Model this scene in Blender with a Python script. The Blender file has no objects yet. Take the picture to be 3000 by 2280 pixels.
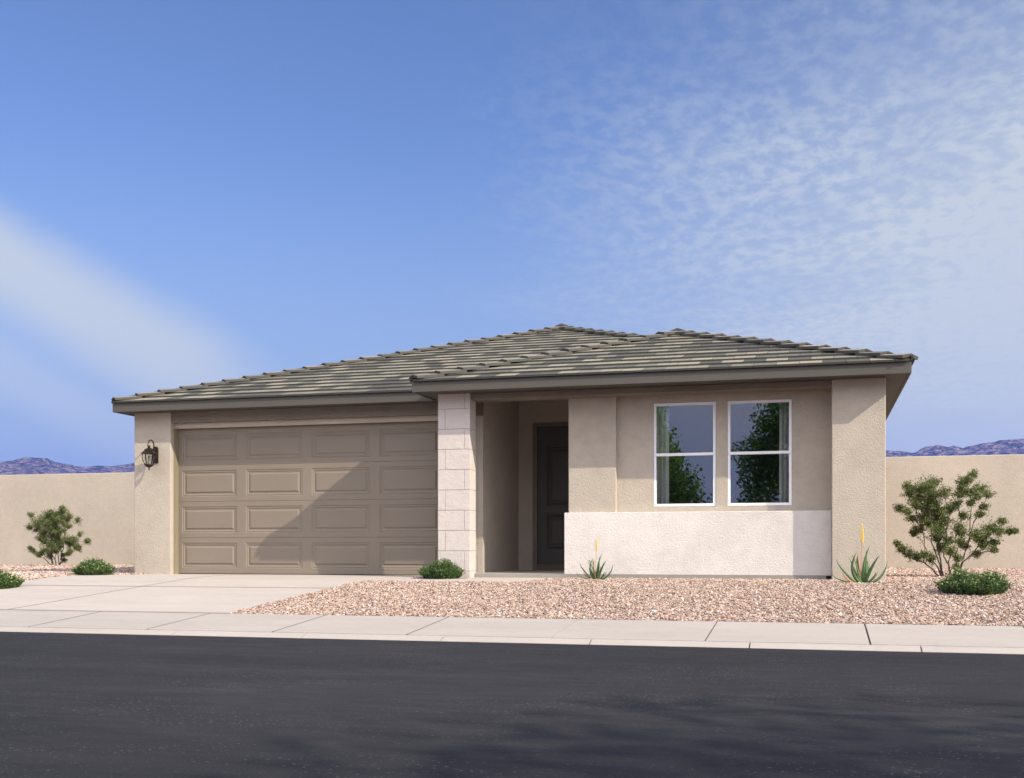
import bpy, math, random
import numpy as np
from mathutils import Vector, Matrix, noise as mnoise
R = math.radians
sc = bpy.context.scene
sc.cycles.diffuse_bounces = 8; sc.cycles.max_bounces = 14; sc.cycles.transparent_max_bounces = 16
# ------------------------------------------------------------------ camera
cam_d = bpy.data.cameras.new('camera'); cam = bpy.data.objects.new('camera', cam_d)
sc.collection.objects.link(cam); sc.camera = cam
cam_d.sensor_width = 36; cam_d.lens = 36 * 3314 / 3000
cam_d.shift_y = (1611 - 1140) / 3000
cam_d.clip_start = .05; cam_d.clip_end = 20000
YAW = 15.1
cam.location = (0, 0, .41); cam.rotation_euler = (R(90), 0, R(YAW))
# ------------------------------------------------------------------ sun and sky
SUN = Vector((-2.19, 1.0, -1.68)).normalized()
sd = bpy.data.lights.new('sun', 'SUN'); so = bpy.data.objects.new('sun', sd); sc.collection.objects.link(so)
sd.energy = 3.7; sd.angle = R(.5); sd.color = (1, .90, .74)
so.rotation_euler = SUN.to_track_quat('-Z', 'Y').to_euler(); so.location = (30, -20, 30)
sc.view_settings.view_transform = 'Standard'; sc.view_settings.look = 'None'
sc.view_settings.exposure = 0.62; sc.view_settings.gamma = 1
w = bpy.data.worlds.new('World'); sc.world = w; w.use_nodes = True
SKY_STR = .08; BACK_FILL = 21.0
class NT:
    """small helper for node graphs"""
    def __init__(s, tree): s.t = tree; s.n = tree.nodes; s.l = tree.links
    def new(s, kind, **kw):
        n = s.n.new(kind)
        for k, v in kw.items(): setattr(n, k, v)
        return n
    def put(s, sock, v):
        if isinstance(v, bpy.types.NodeSocket): s.l.new(v, sock)
        else: sock.default_value = v
    def math(s, op, a, b=0.0, c=None, clamp=False):
        n = s.new('ShaderNodeMath', operation=op, use_clamp=clamp); s.put(n.inputs[0], a); s.put(n.inputs[1], b)
        if c is not None: s.put(n.inputs[2], c)
        return n.outputs[0]
    def vmath(s, op, a, b=(0, 0, 0)):
        n = s.new('ShaderNodeVectorMath', operation=op); s.put(n.inputs[0], a); s.put(n.inputs[1], b)
        return n.outputs['Value'] if op in ('DOT_PRODUCT', 'LENGTH') else n.outputs[0]
    def noise(s, vec, scale, detail=3, rough=.5, dist=0):
        n = s.new('ShaderNodeTexNoise'); s.put(n.inputs['Vector'], vec); n.inputs['Scale'].default_value = scale
        n.inputs['Detail'].default_value = detail; n.inputs['Roughness'].default_value = rough; n.inputs['Distortion'].default_value = dist
        return n.outputs[0]
    def voro(s, vec, scale, feature='F1', out='Distance', rnd=1):
        n = s.new('ShaderNodeTexVoronoi', feature=feature); s.put(n.inputs['Vector'], vec); n.inputs['Scale'].default_value = scale
        n.inputs['Randomness'].default_value = rnd
        return n.outputs[out]
    def ramp(s, fac, stops, interp='LINEAR'):
        n = s.new('ShaderNodeValToRGB'); n.color_ramp.interpolation = interp
        e = n.color_ramp.elements
        while len(e) < len(stops): e.new(.5)
        for q, (p, c) in zip(e, stops): q.position = p; q.color = (*c, 1)
        s.put(n.inputs[0], fac); return n.outputs[0]
    def smooth(s, v, lo, hi):
        n = s.new('ShaderNodeMapRange', interpolation_type='SMOOTHSTEP'); s.put(n.inputs[0], v)
        s.put(n.inputs[1], lo); s.put(n.inputs[2], hi); return n.outputs[0]
    def mix(s, fac, a, b, mode='MIX'):
        n = s.new('ShaderNodeMix', data_type='RGBA', blend_type=mode); s.put(n.inputs[0], fac); s.put(n.inputs[6], a); s.put(n.inputs[7], b)
        return n.outputs[2]
    def mapping(s, vec, scale=(1, 1, 1), rot=(0, 0, 0), loc=(0, 0, 0)):
        n = s.new('ShaderNodeMapping'); s.put(n.inputs[0], vec); n.inputs[1].default_value = loc; n.inputs[2].default_value = rot; n.inputs[3].default_value = scale
        return n.outputs[0]
    def bump(s, h, strength=.3, dist=.01, normal=None):
        n = s.new('ShaderNodeBump'); n.inputs['Strength'].default_value = strength; n.inputs['Distance'].default_value = dist
        s.put(n.inputs['Height'], h)
        if normal is not None: s.put(n.inputs['Normal'], normal)
        return n.outputs[0]

def dirv(u, v):       # world direction of a point of the horizon picture (used for the sun-lit cirrus band)
    x = (u - 1500) / 3314; z = (1611 - v) / 3314; a = R(YAW)
    return Vector((x * math.cos(a) - math.sin(a), x * math.sin(a) + math.cos(a), z)).normalized()
g = NT(w.node_tree); bg = g.n['Background']
sky = g.new('ShaderNodeTexSky', sky_type='NISHITA'); sky.sun_disc = False
sky.sun_elevation = math.asin(-SUN.z); sky.sun_rotation = math.atan2(-SUN.x, -SUN.y)
sky.air_density = 1.0; sky.dust_density = .6; sky.ozone_density = 1.6; sky.altitude = 400
tc = g.new('ShaderNodeTexCoord').outputs['Generated']
sep = g.new('ShaderNodeSeparateXYZ'); g.put(sep.inputs[0], tc)
dx, dy, dz = sep.outputs
base = g.mix(1.0, sky.outputs[0], (.93, 1.01, 1.27, 1), 'MULTIPLY')
base = g.mix(g.math('MULTIPLY', g.smooth(dz, .36, .03), .85), base, (3.1, 3.75, 4.75, 1))
den = g.math('ADD', g.math('MAXIMUM', dz, 0.0), .09)
px_ = g.math('DIVIDE', dx, den); py_ = g.math('DIVIDE', dy, den)
cmb = g.new('ShaderNodeCombineXYZ'); g.put(cmb.inputs[0], px_); g.put(cmb.inputs[1], py_); P = cmb.outputs[0]
warp = g.noise(P, 1.2, 3, .5)
Pw = g.vmath('ADD', P, g.vmath('MULTIPLY', g.mapping(warp, (1, 1, 1)), (.16, .16, .16)))
rip = g.noise(g.mapping(Pw, (24, 17, 1), (0, 0, R(12))), 1.0, 7, .6)
rip2 = g.noise(g.mapping(Pw, (.9, 1.2, 1), (0, 0, R(-10))), 1.0, 4, .5)
az = g.math('ARCTAN2', dx, dy)                       # radians, + to the right
el = g.math('ARCSINE', dz)
wob = g.math('MULTIPLY', g.math('SUBTRACT', rip2, .5), .30)
azw = g.math('ADD', az, wob)
# right-hand field: starts further right near the horizon
edge = g.math('SUBTRACT', azw, g.math('MULTIPLY', el, -.10))
m_field = g.smooth(edge, R(-20), R(6))
m_cells = g.math('MULTIPLY', g.smooth(rip, .36, .66), g.math('MULTIPLY', g.smooth(el, R(4), R(11)), g.smooth(rip2, .2, .55)))
hi = g.smooth(el, R(34), R(20))
veil = g.math('MULTIPLY', g.smooth(g.math('ADD', azw, g.math('MULTIPLY', el, -.25)), R(-22), R(9)), g.math('MULTIPLY_ADD', hi, .85, .12))
f1 = g.math('ADD', g.math('MULTIPLY', g.math('MULTIPLY', veil, .86), g.math('MULTIPLY_ADD', g.smooth(el, R(27), R(14)), .65, .35)), g.math('MULTIPLY', g.math('MULTIPLY', m_field, m_cells), g.math('MULTIPLY_ADD', g.smooth(el, R(27), R(15)), .23, .19)))
# cirrus band on the left
a_, b_ = dirv(0, 560), dirv(860, 1110); n1 = a_.cross(b_).normalized()
if n1.z < 0: n1 = -n1
dist = g.vmath('DOT_PRODUCT', tc, tuple(n1))
along = dirv(860, 1110) - dirv(0, 560); along = along.normalized()
t_al = g.vmath('DOT_PRODUCT', tc, tuple(along))
bn = g.noise(g.mapping(tc, (2.2, 2.2, 5)), 1.6, 5, .55)
dw = g.math('ADD', dist, g.math('MULTIPLY', g.math('SUBTRACT', bn, .5), .04))
t0 = dirv(0, 560).dot(along); t1 = dirv(860, 1110).dot(along)
band = g.math('MULTIPLY', g.smooth(dw, .012, -.04), g.smooth(dw, -.105, -.05))
band2 = g.math('MULTIPLY', g.smooth(dw, -.085, -.108), g.smooth(dw, -.15, -.12))
bandf = g.math('MULTIPLY', g.math('ADD', g.math('MULTIPLY', band, .85), g.math('MULTIPLY', band2, .40)), g.smooth(t_al, t1 + .09, t1 - .10))
fac = g.math('ADD', f1, bandf, clamp=True)
col = g.mix(g.math('MINIMUM', fac, .9), base, (5.5, 5.95, 6.1, 1))
# added fill light: made-up bright cloud behind the camera and low on the sun side
back = g.math('MULTIPLY', g.smooth(g.math('SUBTRACT', g.math('MULTIPLY', dx, .25), dy), -.05, .55), g.smooth(dz, .13, .26))
back = g.math('MULTIPLY', back, g.math('MULTIPLY_ADD', rip2, .5, .55))
graym = g.math('MULTIPLY', g.smooth(dy, 0, -.4), g.math('MULTIPLY_ADD', g.noise(g.mapping(tc, (3, 3, 22)), 1.0, 5, .6), 1.3, .15), clamp=True)
col = g.mix(graym, col, (4.2, 4.0, 3.3, 1))
low = g.math('MULTIPLY', g.math('MULTIPLY', g.smooth(dx, .08, .55), g.smooth(dy, .35, -.15)), g.smooth(dz, -.02, .10))
back = g.math('MAXIMUM', back, g.math('MULTIPLY', low, 1.0))
col = g.mix(back, col, (BACK_FILL * 1.0, BACK_FILL, BACK_FILL * 1.05, 1))
g.put(bg.inputs[0], col); bg.inputs[1].default_value = SKY_STR

# ------------------------------------------------------------------ helpers
COL = sc.collection
def link(o): COL.objects.link(o); return o
def empty(name, loc=(0, 0, 0), rz=0):
    o = bpy.data.objects.new(name, None); o.location = loc; o.rotation_euler = (0, 0, rz); o.empty_display_size = .2
    return link(o)
def tag(o, label=None, cat=None, group=None, kind=None):
    for k, v in (('label', label), ('category', cat), ('group', group), ('kind', kind)):
        if v: o[k] = v
    return o
class MB:
    def __init__(s): s.v = []; s.f = []; s.sm = []
    def add(s, vs, fs, smooth=False):
        b = len(s.v); s.v += [tuple(v) for v in vs]; s.f += [tuple(b + i for i in f) for f in fs]; s.sm += [smooth] * len(fs); return s
    def box(s, x0, x1, y0, y1, z0, z1):
        return s.add([(x0, y0, z0), (x1, y0, z0), (x1, y1, z0), (x0, y1, z0), (x0, y0, z1), (x1, y0, z1), (x1, y1, z1), (x0, y1, z1)],
                     [(0, 3, 2, 1), (4, 5, 6, 7), (0, 1, 5, 4), (1, 2, 6, 5), (2, 3, 7, 6), (3, 0, 4, 7)])
    def quad(s, a, b, c, d): return s.add([a, b, c, d], [(0, 1, 2, 3)])
    def tube(s, pts, rad, n=8, cap=True):
        pts = [Vector(p) for p in pts]
        if not hasattr(rad, '__len__'): rad = [rad] * len(pts)
        vs = []; ref = Vector((0, 0, 1))
        for i, p in enumerate(pts):
            t = (pts[min(i + 1, len(pts) - 1)] - pts[max(i - 1, 0)])
            t = t.normalized() if t.length > 1e-9 else Vector((0, 0, 1))
            a = t.cross(ref) if abs(t.dot(ref)) < .95 else t.cross(Vector((1, 0, 0)))
            a.normalize(); b = t.cross(a).normalized()
            if i and False: pass
            for k in range(n):
                q = 2 * math.pi * k / n; vs.append(p + (a * math.cos(q) + b * math.sin(q)) * rad[i])
        fs = []
        for i in range(len(pts) - 1):
            for k in range(n):
                fs.append((i * n + k, i * n + (k + 1) % n, (i + 1) * n + (k + 1) % n, (i + 1) * n + k))
        if cap: fs += [tuple(range(n))[::-1], tuple((len(pts) - 1) * n + k for k in range(n))]
        return s.add(vs, fs, True)
    def lathe(s, prof, c=(0, 0, 0), n=16, smooth=True, rot=0):
        vs = []
        for r, z in prof:
            for k in range(n):
                q = 2 * math.pi * k / n + rot; vs.append((c[0] + r * math.cos(q), c[1] + r * math.sin(q), c[2] + z))
        fs = [(i * n + k, i * n + (k + 1) % n, (i + 1) * n + (k + 1) % n, (i + 1) * n + k) for i in range(len(prof) - 1) for k in range(n)]
        fs += [tuple(range(n))[::-1], tuple((len(prof) - 1) * n + k for k in range(n))]
        return s.add(vs, fs, smooth)
    def build(s, name, mat, parent=None, bevel=0, seg=2):
        me = bpy.data.meshes.new(name); me.from_pydata(s.v, [], s.f); me.polygons.foreach_set('use_smooth', s.sm); me.update()
        me.materials.append(mat); o = link(bpy.data.objects.new(name, me))
        if parent: o.parent = parent
        if bevel:
            m = o.modifiers.new('bevel', 'BEVEL'); m.width = bevel; m.segments = seg; m.limit_method = 'ANGLE'; m.angle_limit = R(40)
        return o
def np_mesh(name, V, F, mat, parent=None, smooth=False):
    """fast mesh of equal-sided faces; V (n,3), F (m,k)"""
    V = np.asarray(V, np.float32); F = np.asarray(F, np.int32); m, k = F.shape
    me = bpy.data.meshes.new(name); me.vertices.add(len(V)); me.vertices.foreach_set('co', V.ravel())
    me.loops.add(m * k); me.loops.foreach_set('vertex_index', F.ravel())
    me.polygons.add(m); me.polygons.foreach_set('loop_start', np.arange(0, m * k, k, dtype=np.int32))
    me.polygons.foreach_set('use_smooth', np.full(m, smooth))
    me.update(calc_edges=True); me.validate(); me.materials.append(mat)
    o = link(bpy.data.objects.new(name, me))
    if parent: o.parent = parent
    return o
# ------------------------------------------------------------------ materials
def mat(name, color=(.5, .5, .5), rough=.8, metal=0, spec=.5):
    m = bpy.data.materials.new(name); m.use_nodes = True; t = NT(m.node_tree); p = t.n['Principled BSDF']
    p.inputs['Base Color'].default_value = (*color, 1); p.inputs['Roughness'].default_value = rough; p.inputs['Metallic'].default_value = metal
    p.inputs['Specular IOR Level'].default_value = spec
    m.diffuse_color = (*color, 1)
    return m, t, p
def obj_co(t): return t.new('ShaderNodeTexCoord').outputs['Object']
def scale_c(c, k): return tuple(min(1, x * k) for x in c)
def stucco(name, c, bstr=.55, scl=1.0, var=.15, dist=.012):
    m, t, p = mat(name, c, .93, spec=.2); co = obj_co(t)
    n1 = t.noise(co, .9, 5, .6); n2 = t.noise(co, 7, 4, .6); n3 = t.noise(co, 60 * scl, 2, .6)
    f = t.math('ADD', t.math('MULTIPLY', n1, .5), t.math('ADD', t.math('MULTIPLY', n2, .3), t.math('MULTIPLY', n3, .2)))
    t.put(p.inputs['Base Color'], t.ramp(f, [(.32, scale_c(c, 1 - var)), (.5, c), (.68, scale_c(c, 1 + var))]))
    v = t.voro(co, 62 * scl, 'SMOOTH_F1'); h = t.math('ADD', t.math('MULTIPLY', v, -.7), t.math('ADD', t.noise(co, 95 * scl, 3, .6), t.math('MULTIPLY', t.noise(co, 34 * scl, 3, .55), .8)))
    t.put(p.inputs['Normal'], t.bump(h, bstr, dist))
    return m
M = {}
BODY = (.445, .39, .325)
M['stucco'] = stucco('greige_stucco', BODY)
M['stucco_white'] = stucco('white_stucco', (.66, .615, .575), .5)
M['stucco_shaded'] = stucco('shaded_stucco', (.20, .168, .14))  # body stucco with the shade under the eaves put into its colour
M['wall'] = stucco('boundary_stucco', (.45, .39, .325), .5, .8, .12)
def block_mat():
    c = (.57, .51, .475); m, t, p = mat('split_block', c, .9, spec=.2); co = obj_co(t)
    n2 = t.noise(co, 9, 4, .65); n3 = t.noise(co, 80, 3, .6)
    pit = t.smooth(t.voro(co, 60), .02, .16)
    base = t.ramp(t.math('ADD', t.math('MULTIPLY', n2, .6), t.math('MULTIPLY', n3, .4)), [(.3, scale_c(c, .9)), (.7, scale_c(c, 1.06))])
    t.put(p.inputs['Base Color'], t.mix(t.math('MULTIPLY_ADD', pit, .12, .88), (.42, .36, .33, 1), base))
    t.put(p.inputs['Normal'], t.bump(t.math('ADD', t.noise(co, 55, 4, .6), t.math('MULTIPLY', t.noise(co, 14, 3), 1.2)), .45, .012))
    return m
M['block'] = block_mat()
M['mortar'] = mat('block_joint', (.34, .29, .27), .95)[0]
def paint(name, c, rough=.55, bump=.08, var=.05, scale=(30, 30, 30)):
    m, t, p = mat(name, c, rough); co = obj_co(t)
    n = t.noise(co, 1.3, 4, .6)
    t.put(p.inputs['Base Color'], t.ramp(n, [(.3, scale_c(c, 1 - var)), (.7, scale_c(c, 1 + var))]))
    t.put(p.inputs['Normal'], t.bump(t.noise(t.mapping(co, scale), 1, 4, .6), bump, .004))
    return m
M['trim'] = paint('taupe_trim', (.076, .068, .059), .7, .15, .06, (6, 6, 90))
M['gdoor'] = paint('garage_door_paint', (.202, .166, .130), .55, .25, .04, (9, 200, 140))
M['jamb'] = paint('jamb_paint', (.22, .185, .12), .7)
M['door'] = paint('entry_door_paint', (.075, .068, .060), .5, .05)
M['vinyl'] = paint('white_vinyl', (.80, .80, .82), .4, .02, .02)
M['metal_dark'] = mat('bronze_metal', (.045, .03, .022), .42, .75)[0]
M['black'] = mat('dark_void', (.012, .012, .012), .9)[0]
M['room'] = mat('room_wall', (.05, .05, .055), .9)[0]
def tile_mat():
    m, t, p = mat('concrete_tile', (.3, .28, .24), .85, spec=.3); co = obj_co(t)
    rnd = t.new('ShaderNodeNewGeometry').outputs['Random Per Island']
    base = t.ramp(rnd, [(0, (.075, .074, .066)), (.26, (.10, .099, .086)), (.42, (.185, .176, .145)), (.7, (.24, .222, .178)), (1, (.29, .262, .205))])
    n = t.noise(co, 14, 5, .65)
    t.put(p.inputs['Base Color'], t.mix(1.0, base, t.ramp(n, [(.3, (.86, .86, .86)), (.7, (1.12, 1.12, 1.12))]), 'MULTIPLY'))
    t.put(p.inputs['Normal'], t.bump(t.noise(co, 90, 4, .6), .3, .004))
    return m
M['tile'] = tile_mat(); M['tile_edge_shade'] = mat('tile_edge_shade', (.07, .066, .058), .9)[0]  # tile and cap edges coloured darker to stand in for their shade
def hip_mat():
    m, t, p = mat('hip_tile', (.3, .28, .24), .85, spec=.3); co = obj_co(t)
    rnd = t.new('ShaderNodeNewGeometry').outputs['Random Per Island']
    base = t.ramp(rnd, [(0, (.15, .147, .13)), (.4, (.20, .19, .16)), (.75, (.255, .235, .195)), (1, (.32, .285, .24))])
    t.put(p.inputs['Base Color'], t.mix(1.0, base, t.ramp(t.noise(co, 14, 5, .65), [(.3, (.88, .88, .88)), (.7, (1.1, 1.1, 1.1))]), 'MULTIPLY'))
    t.put(p.inputs['Normal'], t.bump(t.noise(co, 90, 4, .6), .3, .004))
    return m
M['hip'] = hip_mat()
def concrete_mat(name='concrete', c=(.455, .402, .362)):
    m, t, p = mat(name, c, .85, spec=.3); co = obj_co(t)
    n1 = t.noise(t.mapping(co, (.5, 1.6, 1)), 1.2, 5, .62); n2 = t.noise(co, 9, 5, .7); n3 = t.noise(co, 160, 2, .6)
    f = t.math('ADD', t.math('MULTIPLY', n1, .55), t.math('ADD', t.math('MULTIPLY', n2, .3), t.math('MULTIPLY', n3, .15)))
    base = t.ramp(f, [(.34, scale_c(c, .90)), (.5, c), (.66, scale_c(c, 1.09))])
    st = t.smooth(t.noise(t.mapping(co, (.9, 1.4, 1)), 1.1, 6, .7), .56, .74)
    dirt = t.smooth(t.noise(t.mapping(co, (2.5, .5, 1)), 1.6, 6, .7), .58, .78)
    base = t.mix(t.math('MULTIPLY', st, .30), base, (*scale_c(c, .78), 1)); base = t.mix(t.math('MULTIPLY', dirt, .22), base, (*scale_c(c, .70), 1))
    t.put(p.inputs['Base Color'], base)
    t.put(p.inputs['Normal'], t.bump(t.math('ADD', n3, t.noise(t.mapping(co, (20, 3, 1)), 4, 3)), .12, .004))
    return m
M['concrete'] = concrete_mat(); M['walk'] = concrete_mat('sidewalk_concrete', (.40, .360, .328))
M['joint'] = mat('joint_filler', (.21, .19, .18), .95)[0]
M['footing'] = paint('footing_concrete', (.27, .25, .225), .9, .3, .1)
def asphalt_mat():
    m, t, p = mat('asphalt', (.05, .05, .055), .9, spec=.15); co = obj_co(t)
    rot = t.mapping(co, (1, 1, 1))
    big = t.noise(t.mapping(rot, (.25, .6, 1)), 1.0, 5, .6)
    mid = t.noise(t.mapping(rot, (3, 9, 1)), 1.0, 5, .65)
    fine = t.noise(co, 230, 2, .6)
    sp_mask = t.smooth(t.noise(t.mapping(rot, (.8, 1.6, 1)), 1.3, 4, .6), .42, .72)
    vor = t.voro(t.mapping(rot, (34, 66, 1)), 1.0)
    spk = t.math('MULTIPLY', t.smooth(vor, .30, .12), t.smooth(t.voro(t.mapping(rot, (34, 66, 1)), 1.0, out='Color'), .45, .85))
    f = t.math('ADD', t.math('MULTIPLY', big, .4), t.math('ADD', t.math('MULTIPLY', mid, .3), t.math('MULTIPLY', fine, .3)))
    sp_ = t.new('ShaderNodeSeparateXYZ'); t.put(sp_.inputs[0], co)
    lane = t.noise(t.mapping(co, (.02, 1.3, 1)), 1.0, 2, .5)
    f = t.math('ADD', f, t.math('MULTIPLY', t.math('SUBTRACT', lane, .5), .16))
    base = t.ramp(f, [(.36, (.019, .0192, .023)), (.5, (.030, .0295, .034)), (.64, (.046, .0445, .048))])
    t.put(p.inputs['Base Color'], t.mix(t.math('MULTIPLY', spk, t.math('MULTIPLY_ADD', sp_mask, .85, .15)), base, (.22, .22, .24, 1)))
    t.put(p.inputs['Normal'], t.bump(t.math('ADD', fine, t.voro(co, 120)), .45, .006))
    return m
M['asphalt'] = asphalt_mat()
def gravel_ground():
    m, t, p = mat('gravel_bed', (.4, .3, .24), .95); co = obj_co(t)
    c = t.voro(co, 38, out='Color'); d = t.voro(co, 38)
    bw = t.new('ShaderNodeSeparateColor'); t.put(bw.inputs[0], c)
    base = t.ramp(bw.outputs[0], [(0, (.30, .20, .15)), (.3, (.44, .32, .25)), (.6, (.52, .41, .34)), (.85, (.62, .55, .49)), (1, (.36, .34, .34))])
    t.put(p.inputs['Base Color'], t.mix(t.smooth(d, .25, .6), base, (.22, .16, .13, 1)))
    t.put(p.inputs['Normal'], t.bump(t.math('MULTIPLY', d, -1), .8, .03))
    return m
M['ground'] = gravel_ground()
def pebble_mat():
    m, t, p = mat('pebbles', (.5, .4, .33), .8, spec=.3); co = obj_co(t)
    rnd = t.new('ShaderNodeNewGeometry').outputs['Random Per Island']
    base = t.ramp(rnd, [(0, (.13, .075, .055)), (.12, (.24, .15, .11)), (.3, (.36, .25, .19)), (.48, (.45, .33, .265)), (.64, (.54, .42, .345)), (.78, (.42, .285, .25)), (.88, (.66, .59, .53)), (.95, (.26, .25, .26)), (1, (.12, .09, .08))])
    n = t.noise(co, 60, 3, .6)
    t.put(p.inputs['Base Color'], t.mix(1.0, base, t.ramp(n, [(.3, (.85, .85, .85)), (.7, (1.12, 1.12, 1.12))]), 'MULTIPLY'))
    return m
M['pebble'] = pebble_mat()
def leaf_mat(name, stops, trans=.25, rough=.55):
    m, t, p = mat(name, stops[1][1], rough, spec=.35)
    rnd = t.new('ShaderNodeNewGeometry').outputs['Random Per Island']
    c = t.ramp(rnd, stops); t.put(p.inputs['Base Color'], c)
    tr = t.new('ShaderNodeBsdfTranslucent'); t.put(tr.inputs[0], c); mx = t.new('ShaderNodeMixShader'); mx.inputs[0].default_value = trans
    out = t.n['Material Output']; t.l.new(p.outputs[0], mx.inputs[1]); t.l.new(tr.outputs[0], mx.inputs[2]); t.l.new(mx.outputs[0], out.inputs[0])
    return m
M['creosote'] = leaf_mat('creosote_leaf', [(0, (.045, .065, .018)), (.35, (.10, .135, .036)), (.8, (.19, .235, .07)), (1, (.28, .33, .12))])
M['cover'] = leaf_mat('groundcover_leaf', [(0, (.025, .07, .018)), (.45, (.06, .13, .03)), (.8, (.11, .20, .05)), (1, (.17, .27, .08))])
M['bloom'] = leaf_mat('pale_bloom', [(0, (.45, .50, .22)), (1, (.60, .62, .30))])
M['tree_leaf'] = leaf_mat('tree_leaf', [(0, (.05, .11, .02)), (.5, (.11, .21, .035)), (1, (.20, .32, .06))], .55)
M['stem'] = paint('woody_stem', (.10, .07, .05), .9, .5, .2)
M['bark'] = paint('bark', (.12, .09, .07), .95, 1, .25)
M['aloe_y'] = mat('aloe_flower', (.85, .62, .07), .6)[0]
M['aloe_stalk'] = mat('aloe_stalk', (.42, .22, .10), .7)[0]
def aloe_mat():
    m, t, p = mat('aloe_leaf', (.09, .16, .05), .45)
    co = obj_co(t); rnd = t.new('ShaderNodeNewGeometry').outputs['Random Per Island']
    a = t.ramp(rnd, [(0, (.05, .10, .035)), (.6, (.09, .16, .055)), (1, (.14, .21, .08))])
    t.put(p.inputs['Base Color'], t.mix(1.0, a, t.ramp(t.noise(co, 30, 3), [(.3, (.85, .85, .85)), (.7, (1.15, 1.15, 1.15))]), 'MULTIPLY'))
    return m
M['aloe'] = aloe_mat()
M['aloe_dry'] = mat('aloe_dry', (.40, .20, .09), .7)[0]
def glass_mat():
    m = bpy.data.materials.new('window_glass'); m.use_nodes = True; t = NT(m.node_tree); t.n.remove(t.n['Principled BSDF'])
    tr = t.new('ShaderNodeBsdfTransparent'); tr.inputs[0].default_value = (.85, .87, .88, 1)
    gl = t.new('ShaderNodeBsdfGlossy'); gl.inputs[0].default_value = (.92, .95, 1, 1); gl.inputs['Roughness'].default_value = .0
    mx = t.new('ShaderNodeMixShader'); fr = t.new('ShaderNodeFresnel'); fr.inputs[0].default_value = 1.5
    t.put(mx.inputs[0], t.math('MULTIPLY_ADD', fr.outputs[0], 1.0, .27))
    t.l.new(tr.outputs[0], mx.inputs[1]); t.l.new(gl.outputs[0], mx.inputs[2]); t.l.new(mx.outputs[0], t.n['Material Output'].inputs[0])
    return m
M['glass'] = glass_mat()
def lamp_glass():
    m, t, p = mat('clear_lamp_glass', (.9, .9, .9), .05); 
    tr = t.new('ShaderNodeBsdfTransparent'); tr.inputs[0].default_value = (.93, .93, .93, 1); mx = t.new('ShaderNodeMixShader'); mx.inputs[0].default_value = .04
    gl = t.new('ShaderNodeBsdfGlossy'); gl.inputs['Roughness'].default_value = .05
    t.l.new(tr.outputs[0], mx.inputs[1]); t.l.new(gl.outputs[0], mx.inputs[2]); t.l.new(mx.outputs[0], t.n['Material Output'].inputs[0]); return m
M['lampglass'] = lamp_glass()
def curtain_mat():
    m, t, p = mat('sheer_curtain', (.9, .89, .87), .9)
    return m
M['curtain'] = curtain_mat()
def mountain_mat():
    m, t, p = mat('desert_rock', (.22, .17, .14), .95, spec=.1); co = obj_co(t)
    n = t.noise(co, .03, 7, .75); n2 = t.noise(co, .075, 5, .75)
    t.put(p.inputs['Base Color'], t.ramp(t.math('ADD', t.math('MULTIPLY', n, .5), t.math('MULTIPLY', n2, .5)), [(.43, (.012, .012, .018)), (.48, (.06, .047, .045)), (.52, (.22, .165, .13)), (.58, (.42, .32, .25))]))
    t.put(p.inputs['Normal'], t.bump(n2, 1.0, 25))
    return m
M['mountain'] = mountain_mat()

# ------------------------------------------------------------------ ground, road, concrete
KY = 9.84                       # kerb foot
def grade(y):
    """height of the yard and paving along the depth of the lot"""
    if y >= 16.3: return 0.0
    if y >= 14.8: t = 16.3 - y; return -.068 * t * t / 3.0
    if y >= 11.25: return -.051 - .068 * (14.8 - y)
    return -.2924 - .0746 * (11.25 - y)
def sheet(name, m, xs, ys, zf, parent=None, label=None, kind='structure'):
    mb = MB(); nx = len(xs)
    mb.add([(x, y, zf(x, y)) for y in ys for x in xs], [(j * nx + i, j * nx + i + 1, (j + 1) * nx + i + 1, (j + 1) * nx + i) for j in range(len(ys) - 1) for i in range(nx - 1)], True)
    o = mb.build(name, m, parent); tag(o, kind=kind); return o
ROADZ = -.43
def gz(x, y):
    if y > KY + .1: return grade(max(y, 9.957)) - .05
    if y >= .8: return ROADZ - .06
    return ROADZ + .05
ys = [-5200, -300, -60, -20, .3, .799, .8, 9.93, 9.95, 10.5, 11.25, 12, 13, 14, 14.4, 14.8, 15.1, 15.4, 15.7, 16, 16.3, 20, 30, 60, 300, 5200]
g_ = sheet('ground', M['ground'], [-5200, -300, -60, -30, -15, 0, 15, 30, 60, 300, 5200], ys, gz)
sheet('road', M['asphalt'], [-400, -60, -20, 0, 20, 60, 400], [.9, 5.4, KY], lambda x, y: ROADZ)
# kerb along both sides: rolled top
def kerb(name, y0, sgn, x0=-60, x1=60):
    mb = MB(); prof = [(0, ROADZ - .12), (0, ROADZ + .004), (.117, -.3935), (.15, -.3905), (.15, ROADZ - .12)] if sgn > 0 else [(0, ROADZ - .12), (0, ROADZ + .02), (-.05, ROADZ + .12), (-.17, ROADZ + .12), (-.17, ROADZ - .12)]
    n = len(prof); L = 1.39; xs = []; x = x0
    k = 0
    while x < x1:
        a, b = x + .006, min(x + L, x1) - .006
        vs = [(a, y0 + p[0], p[1]) for p in prof] + [(b, y0 + p[0], p[1]) for p in prof]
        fs = [(i, (i + 1) % n, n + (i + 1) % n, n + i) for i in range(n)] + [tuple(range(n))[::-1], tuple(n + i for i in range(n))]
        if sgn > 0: fs = [f[::-1] for f in fs]
        mb.add(vs, fs); x += L
    o = mb.build(name, M['walk']); tag(o, kind='structure'); return o
SJ = []                          # sidewalk joints
x = -6.49 - 1.385 * 20
while x < 20: SJ.append(x); x += 1.385
kerb('kerb', KY, 1, x0=-.56 - 1.39 * 25, x1=20)
kerb('far_kerb', .9, -1, -34, 20)
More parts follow.
